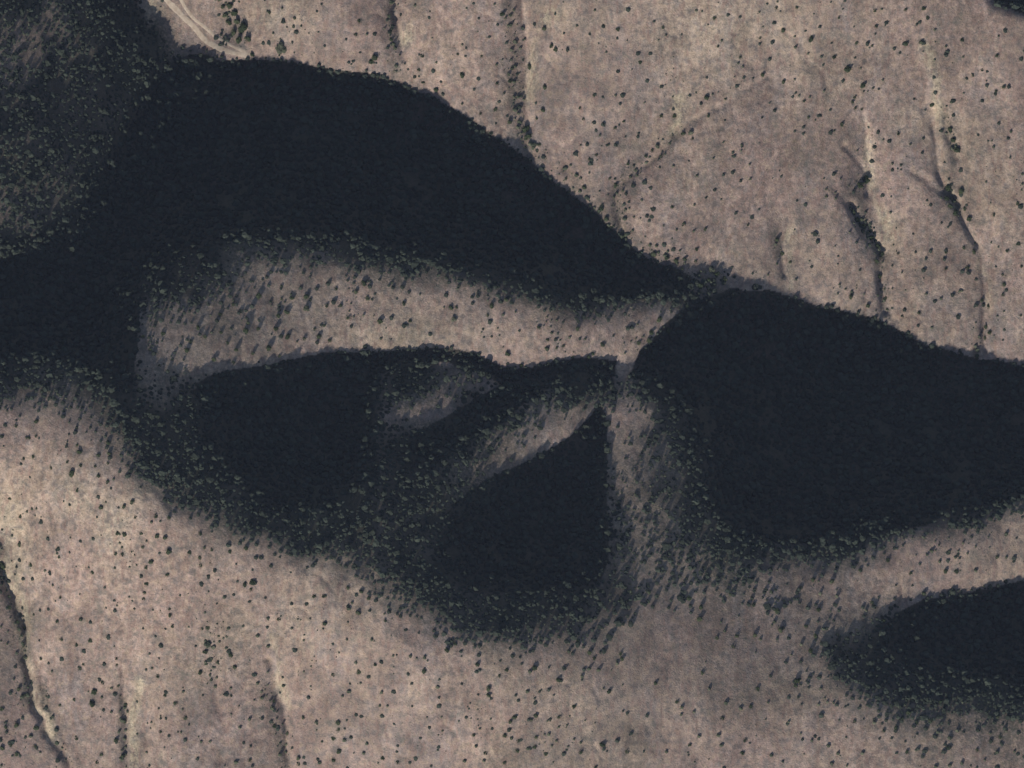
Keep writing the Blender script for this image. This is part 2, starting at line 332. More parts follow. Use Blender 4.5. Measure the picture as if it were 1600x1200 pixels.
def ground_material():
    t = NT('dry_hillside')
    pos = t.n('ShaderNodeNewGeometry').outputs['Position']
    mp = t.n('ShaderNodeMapping'); t.l(pos, mp.inputs[0]); mp.inputs['Scale'].default_value = (1, .28, .3); mp.inputs['Rotation'].default_value = (0, 0, R(-6))
    st = mp.outputs[0]
    beige, pink, grey, pale = (.420, .322, .247), (.382, .274, .228), (.295, .245, .226), (.525, .420, .322)
    a = t.ramp(t.noise(pos, .010, 6, .66), [(.40, pink), (.50, (.402, .298, .240)), (.60, beige)])
    g = t.mr(t.noise(st, .045, 4, .6), .50, .68)
    a = t.mix(t.math('MULTIPLY', g, .75), a, grey)
    p = t.mr(t.noise(st, .075, 5, .65), .56, .76)
    a = t.mix(t.math('MULTIPLY', p, .55), a, pale)
    at = t.n('ShaderNodeAttribute', attribute_name='dry').outputs['Fac']
    a = t.mix(at, a, (.53, .44, .31))  # dry grass, plus painted brightness of sun-facing slopes and gully walls
    b1 = t.noise(pos, .16, 4, .7)
    a = t.mix(t.math('MULTIPLY', t.mr(b1, .50, .62), .80), a, (.215, .182, .165))
    a = t.mix(t.math('MULTIPLY', t.mr(b1, .47, .38), .65), a, (.470, .355, .255))
    b2 = t.noise(st, .30, 3, .65)
    a = t.mix(t.math('MULTIPLY', t.mr(b2, .51, .62), .65), a, (.330, .222, .180))
    # low scrub and stones between the tufts
    s1 = t.mr(t.noise(pos, .42, 3, .7), .52, .70)
    a = t.mix(t.math('MULTIPLY', s1, .70), a, (.17, .165, .135))
    s2 = t.mr(t.noise(pos, .95, 2, .6), .60, .74)
    a = t.mix(t.math('MULTIPLY', s2, .75), a, (.115, .108, .085))
    s3 = t.mr(t.noise(pos, .65, 2, .6), .60, .78)
    a = t.mix(t.math('MULTIPLY', s3, .6), a, (.50, .42, .33))
    b3 = t.mr(t.noise(pos, .24, 6, .78), .38, .62, .79, 1.21)
    rg = t.n('ShaderNodeAttribute', attribute_name='rough').outputs['Fac']
    a = t.mix(1.0, a, t.mr(t.noise(st, .11, 5, .7), .38, .62, .87, 1.13), 'MULTIPLY')
    a = t.mix(rg, a, t.mix(1.0, a, b3, 'MULTIPLY'))
    a = t.mix(1.0, a, t.mr(t.noise(pos, .030, 5, .65), .36, .64, .82, 1.18), 'MULTIPLY')
    a = t.mix(t.math('MULTIPLY', t.mr(t.noise(pos, .10, 5, .72), .54, .66), .5), a, (.19, .185, .150))
    cov_shade = t.n('ShaderNodeAttribute', attribute_name='cover_shade').outputs['Fac']
    litter_shade = t.ramp(t.noise(pos, .35, 3, .6), [(.35, (.036, .037, .028)), (.65, (.082, .072, .055))])  # forest litter colour, kept dark to deepen the shade as well
    a = t.mix(cov_shade, a, litter_shade)
    scr = t.n('ShaderNodeAttribute', attribute_name='scrub').outputs['Fac']
    a = t.mix(t.math('MULTIPLY', scr, t.mr(t.noise(pos, .5, 3, .6), .38, .60, .25, .95)), a, (.085, .088, .062))
    t.l(a, t.b.inputs['Base Color'])
    bp = t.n('ShaderNodeBump'); bp.inputs['Strength'].default_value = .8; bp.inputs['Distance'].default_value = .7
    t.l(t.noise(pos, .8, 4, .7), bp.inputs['Height']); t.l(bp.outputs[0], t.b.inputs['Normal'])
    return t.m

def leaf_material(name, dark, mid, light):
    t = NT(name)
    pos = t.n('ShaderNodeNewGeometry').outputs['Position']
    f = t.noise(pos, .9, 3, .65)
    rnd = t.n('ShaderNodeObjectInfo').outputs['Random']
    tint = t.n('ShaderNodeAttribute', attribute_name='tint').outputs['Fac']
    v = t.math('ADD', t.math('MULTIPLY', f, .6), t.math('MULTIPLY', t.math('ADD', rnd, tint), .4))
    t.l(t.ramp(v, [(.25, dark), (.5, mid), (.72, light), (.92, tuple(1.45*q for q in light))]), t.b.inputs['Base Color'])
    t.b.inputs['Roughness'].default_value = .8
    return t.m
M_GROUND = ground_material()
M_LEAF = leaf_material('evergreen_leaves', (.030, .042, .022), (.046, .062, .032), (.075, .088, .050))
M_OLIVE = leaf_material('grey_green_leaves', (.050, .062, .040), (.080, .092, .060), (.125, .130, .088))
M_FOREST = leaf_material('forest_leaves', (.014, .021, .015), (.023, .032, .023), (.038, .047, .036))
M_BARK = NT('bark'); M_BARK.b.inputs['Base Color'].default_value = (.10, .075, .055, 1)
_p = M_BARK.n('ShaderNodeNewGeometry').outputs['Position']
M_BARK.l(M_BARK.ramp(M_BARK.noise(_p, 3., 4), [(.3, (.06, .045, .035)), (.7, (.15, .12, .09))]), M_BARK.b.inputs['Base Color']); M_BARK = M_BARK.m
t = NT('track_earth')
_p = t.n('ShaderNodeNewGeometry').outputs['Position']
t.l(t.ramp(t.noise(_p, .35, 4, .65), [(.3, (.40, .31, .23)), (.55, (.52, .43, .33)), (.75, (.60, .51, .40))]), t.b.inputs['Base Color']); M_TRACK = t.m

# ------------------------------------------------------------ ground
def smooth_blob(x, y, cx, cy, rx, ry):
    return np.exp(-(((800+2*x-cx)/rx)**2 + ((600-2*y-cy)/ry)**2))
dry = (0.75*smooth_blob(XX, YY, 100, 810, 150, 90)*np.clip(.8 + .5*gnoise(NY, NX, 14, 30, 93), .1, 1.4) + 1.0*smooth_blob(XX, YY, 234, 4, 14, 24) + .7*smooth_blob(XX, YY, 95, 870, 60, 90)*0 + .35*smooth_blob(XX, YY, 1130, 30, 130, 60)  # pale clearing and grass; lower-left blob also paints in its sun-facing brightness
       + .35*smooth_blob(XX, YY, 430, 20, 60, 50) + .45*smooth_blob(XX, YY, 1390, 370, 26, 40) + .5*smooth_blob(XX, YY, 870, 25, 40, 30)
       + .5*smooth_blob(XX, YY, 880, 560, 100, 14)*0 + .4*smooth_blob(XX, YY, 620, 520, 180, 25))
LIT_RIM = [[(862, 10), (832, 60), (828, 150)], [(1455, 70), (1470, 170), (1482, 260), (1500, 320), (1530, 380), (1547, 470)], [(1355, 190), (1360, 260), (1375, 330), (1388, 370)],
       [(8, 880), (25, 920), (42, 960), (48, 1050), (60, 1100), (100, 1180)], [(425, 990), (438, 1060), (452, 1110)], [(1240, 370), (1240, 450)], [(640, 0), (632, 60)], [(1062, 150), (1052, 200)], [(215, 1060), (205, 1130), (208, 1200)]]
ragged = gnoise(NY, NX, 9, 14, 92)
for pts in LIT_RIM: dry += np.clip(.85 + .35*ragged, 0, 1.2)*np.exp(-(line_dist(XX + wander[1], YY + wander[0], pts)/(7.0 + 2.5*ragged.clip(-1.5, 2)))**2)  # pale banks, mostly sunlight on the right gully walls painted into the colour
for pts in LIT_RIM[:1]: pass
GULLY = [([(610, 0), (606, 50), (618, 110)], 11), ([(795, 0), (803, 80), (805, 170), (820, 215), (845, 250)], 13), ([(1335, 320), (1352, 350), (1375, 395), (1382, 450), (1388, 490)], 8),
         ([(1478, 160), (1495, 230)], 8), ([(1478, 300), (1508, 330)], 11), ([(0, 900), (20, 950), (38, 1010), (42, 1090)], 9), ([(192, 1090), (195, 1200)], 8), ([(415, 1080), (435, 1140), (445, 1200)], 11),
         ([(1060, 205), (1030, 240), (990, 265), (965, 300), (975, 370)], 12), ([(1214, 365), (1216, 400)], 8), ([(68, 1070), (78, 1110), (105, 1190)], 7), ([(345, 0), (372, 60)], 10), ([(1345, 270), (1345, 290)], 9), ([(880, 260), (950, 350), (1040, 405), (1125, 440)], 16),
         ([(340, 990), (330, 1060)], 22), ([(1540, 515), (1527, 560)], 8)]
gul = np.zeros_like(XX)
for pts, w in GULLY: gul = np.maximum(gul, .75*np.exp(-(line_dist(XX, YY, pts)/w)**2))
cover_shade = np.clip((8.3 - L0)/3.6, 0, 1)*.9
cover_shade = np.where(shade_soft, .95, cover_shade)  # litter under the forest, and painted darkening wherever cast shadow falls
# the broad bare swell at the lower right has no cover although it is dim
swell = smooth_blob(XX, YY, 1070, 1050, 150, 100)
cover_shade *= (1 - np.clip(swell*1.6, 0, 1))*(1 - np.clip(1.4*smooth_blob(XX, YY, 234, 2, 16, 26), 0, 1))
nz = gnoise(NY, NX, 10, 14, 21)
cover_shade = np.clip(cover_shade + .12*nz*(cover_shade > .02)*(cover_shade < .9), 0, 1)
patchy = np.clip(gnoise(NY, NX, 26, 40, 22) - .6, 0, 1.4)*.30 + np.clip((11.5-L0)/4.5, 0, .55)*(1-np.clip(swell*1.5, 0, 1))
scrub = np.clip(np.maximum(gul*(.7+.3*nz.clip(-1, 1)), patchy), 0, 1)
idx = np.arange(NX*NY).reshape(NY, NX)
faces = np.stack([idx[:-1, :-1], idx[:-1, 1:], idx[1:, 1:], idx[1:, :-1]], -1).reshape(-1, 4)
me = mesh_np('hillside_ground', np.stack([XX, YY, Z], -1).reshape(-1, 3), faces, True)
attr(me, 'cover_shade', cover_shade); attr(me, 'dry', np.clip(dry, 0, 1)); attr(me, 'scrub', scrub)
rough = np.clip(.75 + .45*gnoise(NY, NX, 50, 50, 91), .15, 1.2)*(1 - .75*smooth_blob(XX, YY, 1070, 1060, 200, 120)); attr(me, 'rough', np.clip(rough, 0, 1))
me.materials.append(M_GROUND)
ground = bpy.data.objects.new('hillside_ground', me); COL.objects.link(ground); ground['kind'] = 'structure'

# ------------------------------------------------------------ dirt tracks at the top left
def track(name, pts, w):
    P = np.array([((px-800)/2, (600-py)/2) for px, py in pts], float)
    seg = np.hypot(*np.diff(P, axis=0).T); s = np.concatenate([[0], np.cumsum(seg)]); q = np.arange(0, s[-1], .9)
    cx = np.interp(q, s, P[:, 0]); cy = np.interp(q, s, P[:, 1])
    k = np.ones(9)/9; pad = lambda a: np.convolve(np.pad(a, 4, mode='edge'), k, 'valid')
    cx, cy = pad(cx), pad(cy); tx, ty = np.gradient(cx), np.gradient(cy); n = np.hypot(tx, ty); tx, ty = tx/n, ty/n
    m = 7; r = np.random.default_rng(len(pts)); wl = pad(r.normal(w/2, w*.16, len(q))); wr = pad(r.normal(w/2, w*.16, len(q)))
    u = np.linspace(-1, 1, m); off = np.where(u[None] < 0, u[None]*wl[:, None], u[None]*wr[:, None])
    X = cx[:, None] - ty[:, None]*off; Y = cy[:, None] + tx[:, None]*off
    zz = hgt(X, Y) + .16 - .12*np.abs(u[None])**3
    i = np.arange(len(q)*m).reshape(len(q), m)
    f = np.stack([i[:-1, :-1], i[1:, :-1], i[1:, 1:], i[:-1, 1:]], -1).reshape(-1, 4)[:, ::-1]
    mm = mesh_np(name, np.stack([X, Y, zz], -1).reshape(-1, 3), f, True); mm.materials.append(M_TRACK)
    o = bpy.data.objects.new(name, mm); COL.objects.link(o); o['kind'] = 'structure'
track('dirt_track', [(225, -40), (248, -12), (268, 8), (282, 22), (296, 34), (308, 48), (318, 60), (332, 69), (348, 76), (372, 81), (392, 85)], 4.2)
track('dirt_track', [(268, -40), (278, -8), (288, 12), (300, 26), (318, 40), (333, 53), (352, 64), (372, 74), (385, 80)], 2.6)

# ------------------------------------------------------------ foliage meshes
def ico(sub):
    t_ = (1+5**.5)/2
    v = np.array([(-1, t_, 0), (1, t_, 0), (-1, -t_, 0), (1, -t_, 0), (0, -1, t_), (0, 1, t_), (0, -1, -t_), (0, 1, -t_), (t_, 0, -1), (t_, 0, 1), (-t_, 0, -1), (-t_, 0, 1)], float)
    f = np.array([(0, 11, 5), (0, 5, 1), (0, 1, 7), (0, 7, 10), (0, 10, 11), (1, 5, 9), (5, 11, 4), (11, 10, 2), (10, 7, 6), (7, 1, 8), (3, 9, 4), (3, 4, 2), (3, 2, 6), (3, 6, 8), (3, 8, 9), (4, 9, 5), (2, 4, 11), (6, 2, 10), (8, 6, 7), (9, 8, 1)])
    v /= np.linalg.norm(v, axis=1)[:, None]
    for _ in range(sub):
        cache = {}; vl = list(v); nf = []
        def mid(a, b):
            k = (min(a, b), max(a, b))
            if k not in cache:
                p = vl[a] + vl[b]; vl.append(p/np.linalg.norm(p)); cache[k] = len(vl)-1
            return cache[k]
        for a, b, c in f:
            x, y, z = mid(a, b), mid(b, c), mid(c, a); nf += [(a, x, z), (b, y, x), (c, z, y), (x, y, z)]
        v = np.array(vl); f = np.array(nf)
    return v, f
IV, IF = ico(1)
def clump(r, flat=.8, jit=.28):
    """an uneven leafy lump of 80 triangles, radius about 1, base near z = 0"""
    v = IV*(1 + r.uniform(-jit, jit, len(IV)))[:, None]
    v = v + r.uniform(-.1, .1, v.shape)
    v[:, 2] = v[:, 2]*flat + flat*.75
    return v
# faces of the lump that look upwards or sideways
KEEP = IF[(IV[IF].mean(1)[:, 2] > -.55)]
def mass(name, x, y, rad, hgtf, mat, seed, sink=.25, tall=None):
    """thousands of small crowns as one mesh (nobody could count them)"""
    r = np.random.default_rng(seed); n = len(x)
    prot = np.array([clump(r) for _ in range(14)])
    pick = r.integers(0, 14, n); a = r.uniform(0, 2*math.pi, n)
    V = prot[pick].copy()
    c, s = np.cos(a)[:, None], np.sin(a)[:, None]
    X = (V[..., 0]*c - V[..., 1]*s)*rad[:, None]*r.uniform(.85, 1.2, n)[:, None]
    Y = (V[..., 0]*s + V[..., 1]*c)*rad[:, None]
    Zc = V[..., 2]*(rad*hgtf)[:, None]
    z0 = hgt(x, y) - rad*sink
    W = np.stack([X + x[:, None], Y + y[:, None], Zc + z0[:, None]], -1).reshape(-1, 3)
    nv = len(IV)
    F = (KEEP[None] + (np.arange(n)*nv)[:, None, None]).reshape(-1, 3)
    me = mesh_np(name, W, F, False)
    attr(me, 'tint', np.repeat(r.uniform(0, 1, n)**2.6, nv))
    me.materials.append(mat)
    o = bpy.data.objects.new(name, me); COL.objects.link(o); o['kind'] = 'stuff'
    return o

def leafy_crown(name, seed, lumps, mat):
    """a crown of many leaf-clump faces round several limbs"""
    r = np.random.default_rng(seed); V = []; F = []; k = 0
    for i in range(lumps):
        a = r.uniform(0, 6.283); d = r.uniform(0, .62)**.8; rr = r.uniform(.34, .58)
        c = np.array([math.cos(a)*d, math.sin(a)*d, r.uniform(.25, .95)*(1 - .45*d)])
        v = IV*(1 + r.uniform(-.3, .3, len(IV)))[:, None]*rr; v[:, 2] *= .8
        V.append(v + c); F.append(IF + k); k += len(IV)
    n = 160   # loose sprays of leaves round the outline
    a = r.uniform(0, 6.283, n); el = r.uniform(-.1, 1.3, n); q = r.uniform(.72, 1.08, n)
    c = np.stack([np.cos(a)*np.cos(el)*q, np.sin(a)*np.cos(el)*q, np.sin(el)*q*.95 + .25], -1)
    t3 = r.normal(0, .085, (n, 3, 3)); V.append((c[:, None] + t3).reshape(-1, 3)); F.append(np.arange(n*3).reshape(n, 3) + k)
    me = mesh_np(name, np.concatenate(V), np.concatenate(F), False); me.materials.append(mat)
    return me
def trunk_mesh():
    V = []; F = []
    for (x0, y0, x1, y1, z0, z1, r0, r1) in [(0, 0, .05, .03, -.45, .55, .10, .06), (.03, .02, .38, .2, .3, .8, .05, .02), (.03, .02, -.33, .18, .25, .75, .05, .02), (.03, 0, .02, -.36, .35, .8, .045, .02)]:
        k = len(V)
        for (x, y, z, rr) in ((x0, y0, z0, r0), (x1, y1, z1, r1)):
            for i in range(6): V.append((x + rr*math.cos(i*1.0472), y + rr*math.sin(i*1.0472), z))
        F += [(k+i, k+(i+1) % 6, k+6+(i+1) % 6, k+6+i) for i in range(6)]
    me = mesh_np('trunk', np.array(V), np.array(F)); me.materials.append(M_BARK); return me

# ------------------------------------------------------------ the trees and shrubs one can tell apart: photo column, row, size in pixels
SPOTS = [(422,18,4),(439,10,3),(461,27,4),(457,39,3.5),(469,38,3),(440,72,13),(425,49,3),(562,32,5),(556,53,4),(572,51,3),(586,88,9),(580,95,6),(610,48,5),
(612,60,5),(660,86,5),(716,83,4),(753,87,4),(655,108,4),(723,115,7),(682,139,6),(662,128,5),(778,129,5),(797,125,5),(751,176,4),(797,189,7),(775,170,5),
(768,207,5),(785,20,6),(794,37,3),(851,43,6),(862,70,6),(869,76,6),(828,102,7),(852,135,6),(801,105,5),(803,64,4),(849,170,6),(839,185,4),(822,200,10),
(826,211,9),(835,226,7),(843,225,5),(966,45,5),(1036,41,4),(1117,27,4),(1122,71,4),(1089,14,3),(1188,58,4),(1129,61,3),(1192,115,6),(1105,151,7),
(1134,154,4),(1107,179,5),(1080,205,7),(1068,207,6),(1082,216,4),(1028,227,6),(1034,243,5),(1010,242,5),(1020,234,5),(981,255,4),(1053,258,3),
(1090,273,3),(928,148,4),(912,185,4),(907,168,4),(961,199,4),(975,188,4),(951,225,4),(938,210,3),(932,241,4),(921,248,4),(913,291,6),(963,287,7),
(953,278,4),(1001,96,4),(1173,255,3),(1157,88,4),(1155,97,3),(1162,102,3),(1174,278,3),(1055,180,5),(1034,180,5),(1213,11,4),(1225,45,6),(1245,11,4),
(1268,59,7),(1245,71,3.5),(1244,54,3),(1265,81,3),(1304,88,6),(1311,26,4),(1367,15,5),(1369,40,5),(1415,14,5),(1443,12,5),(1449,26,4),(1440,64,6),
(1416,67,6),(1339,66,5),(1363,70,4),(1325,106,9),(1349,132,7),(1225,126,6),(1335,150,5),(1332,158,5),(1337,168,5),(1347,169,4),(1263,182,4),
(1315,193,5),(1256,157,4),(1504,61,4),(1465,43,3),(1569,135,5),(1557,141,4),(1535,108,4),(1520,117,4),(1456,162,6),(1404,207,5),(1485,200,6),
(1497,232,9),(1490,217,7),(1353,278,10),(1345,287,8),(1482,292,9),(1503,296,8),(1558,227,3),(1585,203,3),(1251,147,3),(1290,140,3),(1559,86,5),
(1465,90,3),(1383,122,3),(1291,305,4),(1334,330,7),(1340,342,8),(1350,352,8),(1362,370,8),(1372,383,8),(1378,395,9),(1370,406,6),(1375,430,6),
(1383,450,5),(1385,465,4),(1387,482,4),(1215,373,6),(1222,395,5),(1396,330,3),(1404,395,4),(1479,394,4),(1507,386,5),(1523,391,6),(1478,419,4),
(1512,417,5),(1591,317,4),(1553,334,5),(1575,390,5),(1592,380,5),(1596,415,4),(1567,428,4),(1569,443,5),(1568,459,5),(1535,468,6),(1545,478,5),
(1504,454,3),(1475,466,3),(1452,458,3),(1330,462,6),(1357,476,6),(1368,495,6),(1410,493,4),(1437,488,5),(1541,510,6),(1547,518,6),(1540,527,5),
(1527,555,7),(1595,492,4),(1480,308,8),(1495,330,8),(1485,320,7),(1515,340,7),(1508,325,5),(1235,408,4),(1051,322,4),(1086,319,3),(1069,349,5),
(1102,356,5),(1085,360,3),(1088,388,5),(1169,350,4),(1058,358,3),(972,368,6),(978,377,5),(948,340,7),(940,325,6),(955,355,5),(1022,395,8),(1043,400,7),
(1057,405,7),(1070,403,6),(1087,407,5),(1112,420,8),(1121,427,7),(1133,435,7),(1108,435,7),(1095,444,8),(1146,455,8),(1032,497,8),(1060,502,9),
(1080,490,9),(1073,477,6),(842,511,5),(857,530,5),(903,512,6),(915,528,4),(942,537,6),(998,535,5),(1015,530,8),(1018,518,6),(855,543,6),(880,540,4),
(920,557,6),(927,551,5),(815,570,6),(895,558,4),(1045,515,9),(870,542,4),(890,527,3),(862,520,3),(870,500,3),(440,447,4),(441,466,4),(457,464,6),
(480,462,7),(480,480,7),(449,486,7),(436,492,6),(511,476,5),(532,476,5),(545,495,5),(525,450,4),(557,454,6),(569,440,8),(574,465,5),(612,442,3),
(632,472,6),(595,500,7),(641,500,4),(507,507,4),(499,524,7),(515,531,5),(492,513,4),(451,524,7),(432,512,7),(405,460,8),(404,512,6),(421,542,8),
(476,528,5),(451,564,5),(429,571,5),(705,479,6),(713,479,4),(769,476,7),(710,497,6),(762,491,4),(792,467,6),(786,492,3),(437,555,4),(794,552,6),
(595,529,3),(385,515,7),(388,503,6),(320,525,5),(345,518,5),(355,535,5),(293,545,7),(297,533,5),(310,510,6),(270,560,5),(235,545,4),(250,570,4),
(345,490,5),(365,475,5),(365,565,5),(395,550,5),(335,560,6),(370,545,6),(225,525,5),(235,500,4),(255,520,5),(280,500,5),(25,664,5),(45,683,5),
(57,680,4),(58,657,6),(112,738,8),(121,764,5),(127,726,4),(125,705,7),(121,695,4),(155,710,5),(171,707,6),(170,690,7),(169,723,4),(149,727,4),
(155,742,5),(169,752,5),(106,720,4),(53,712,5),(37,716,5),(16,778,4),(80,730,4),(33,806,5),(44,799,3),(52,795,3),(59,794,3),(31,849,6),(48,881,5),
(195,834,6),(184,832,6),(159,792,6),(194,790,6),(207,783,6),(212,807,4),(221,832,4),(246,836,6),(258,839,6),(264,860,8),(224,853,4),(192,865,5),
(181,863,5),(236,876,6),(229,884,5),(297,862,5),(313,870,5),(314,882,5),(144,893,5),(93,869,4),(72,891,3),(313,832,5),(320,855,4),(331,858,4),
(360,860,5),(385,855,6),(262,897,5),(244,805,5),(264,808,5),(5,882,8),(239,815,3),(395,908,8),(383,912,6),(393,920,5),(230,910,5),(226,925,5),
(225,934,5),(267,960,5),(270,976,5),(265,950,4),(325,980,5),(316,981,4),(325,1005,8),(322,1017,6),(361,1021,7),(367,1041,6),(340,1033,5),(314,1049,6),
(322,1036,4),(238,1043,4),(247,1055,5),(183,1038,4),(183,1028,4),(125,1043,5),(131,1037,4),(96,998,5),(142,999,5),(120,1007,4),(127,966,6),(95,932,4),
(90,970,5),(82,1048,4),(65,1028,4),(161,1065,5),(148,1079,7),(145,1097,8),(176,1074,3),(185,1071,4),(116,1092,4),(94,1101,4),(161,1088,3),(176,1111,3),
(197,1100,5),(195,1125,6),(275,1097,5),(288,1079,3),(259,1085,5),(290,1120,5),(120,1152,5),(182,1155,6),(159,1177,5),(152,1190,4),(192,1180,6),
(251,1142,4),(361,1086,4),(362,1074,3),(391,1122,4),(376,1135,4),(330,1157,3),(316,1157,3),(391,1187,5),(370,1189,4),(3,1106,5),(10,1135,5),(27,1131,7),
(57,1135,7),(50,1149,4),(4,1168,6),(17,1163,5),(25,1177,5),(55,1165,5),(15,948,5),(28,970,6),(38,980,5),(37,1008,5),(30,1075,6),(38,1086,5),(352,932,4),
(404,992,4),(420,1008,4),(404,1066,4),(428,1093,5),(429,1133,5),(450,1145,5),(436,966,5),(420,965,4),(457,980,3),(444,1070,4),(475,1120,5),(495,1127,4),
(529,1128,6),(529,1139,5),(521,1152,5),(508,973,6),(491,930,5),(506,930,5),(545,917,5),(565,922,6),(577,933,6),(551,941,3),(546,950,4),(560,956,6),
(602,968,5),(582,998,4),(543,998,3),(557,1034,4),(561,1049,5),(587,1037,5),(521,1053,5),(536,1086,3),(546,1079,4),(564,1066,3),(597,1080,4),
(594,1101,3),(606,1101,3),(663,1047,6),(664,1026,4),(642,1024,4),(615,1023,3),(699,1014,7),(712,1004,5),(747,1037,6),(781,1055,5),(792,1045,5),
(764,1074,7),(764,1084,6),(684,1072,4),(740,1147,5),(744,1164,4),(789,1148,6),(799,1152,4),(798,1126,6),(756,1187,4),(759,1175,5),(789,1191,5),
(726,1187,4),(622,1190,5),(598,1183,5),(569,1175,4),(574,1160,4),(530,1173,6),(522,1186,5),(500,1190,4),(467,1183,6),(467,1192,5),(504,1157,3),
(539,1155,4),(1015,923,6),(1077,933,7),(1096,947,7),(1093,965,7),(1142,927,5),(1177,944,5),(1132,986,4),(1121,996,5),(1152,992,5),(1146,1009,5),
(1180,991,6),(1014,938,5),(985,924,4),(890,1016,6),(904,1000,5),(922,1018,6),(929,1027,5),(972,1028,5),(964,1036,4),(970,1020,5),(836,1042,7),
(828,1048,4),(873,1061,6),(909,1056,4),(920,1044,4),(935,1046,4),(953,1079,6),(1025,1066,6),(1099,1050,5),(1059,1095,5),(1065,1105,4),(1064,1116,3),
(1108,1076,4),(1184,1075,5),(1174,1103,5),(1129,1121,5),(1084,1112,3),(1134,1098,4),(1157,1107,4),(805,1119,6),(838,1117,6),(830,1124,5),(874,1119,5),
(897,1103,5),(838,1151,5),(810,1156,5),(836,1165,5),(808,1172,5),(825,1168,4),(853,1177,5),(942,1162,7),(908,1174,5),(907,1159,3),(980,1173,5),
(1041,1174,4),(1078,1162,5),(1092,1150,4),(1122,1148,4),(1127,1164,4),(1165,1155,5),(1161,1175,5),(857,1146,4),(869,1156,3),(862,1164,3),(824,1079,4),
(931,1197,5),(1271,904,6),(1301,907,6),(1252,917,5),(1282,928,4),(1308,932,4),(1215,953,7),(1280,951,6),(1220,982,7),(1260,978,5),(1275,992,6),
(1287,983,4),(1267,1015,6),(1210,972,4),(1252,1007,4),(1362,940,5),(1354,954,4),(1404,949,3),(1444,926,6),(1382,969,6),(1404,960,4),(1246,1062,8),
(1243,1070,5),(1232,1128,3),(1268,1157,3),(1294,1165,4),(1309,1177,4),(1347,1177,4),(1418,1174,5),(1336,1126,5),(1366,1129,4),(1381,1141,5),
(1401,1135,6),(1410,1123,6),(1420,1112,6),(1470,1095,6),(1480,1085,5),(1455,1125,6),(1433,1128,5),(1465,1144,4),(1483,1153,4),(1481,1167,5),
(1496,1142,4),(1563,1150,5),(1560,1120,5),(1528,1171,5),(1558,1176,4),(1585,1175,3),(1503,1193,4),(1484,1196,4),(1462,1198,4),(1299,1193,4),
(1323,1196,3),(1205,1180,4),(1205,925,4),(1478,891,6),(1495,892,5),(1527,893,4),(1559,868,5),(1575,872,3),(1458,862,4),(1470,878,4),(1388,874,5),
(1345,890,5),(1423,895,5),(1575,835,4),(1495,872,3),(367,18,10),(372,32,9),(378,46,10),(383,38,13),(360,6,9),(352,22,7),(366,48,8),(395,84,6),(349,8,7),
(374,60,8),(388,58,9),(358,33,7),(343,-4,8)]
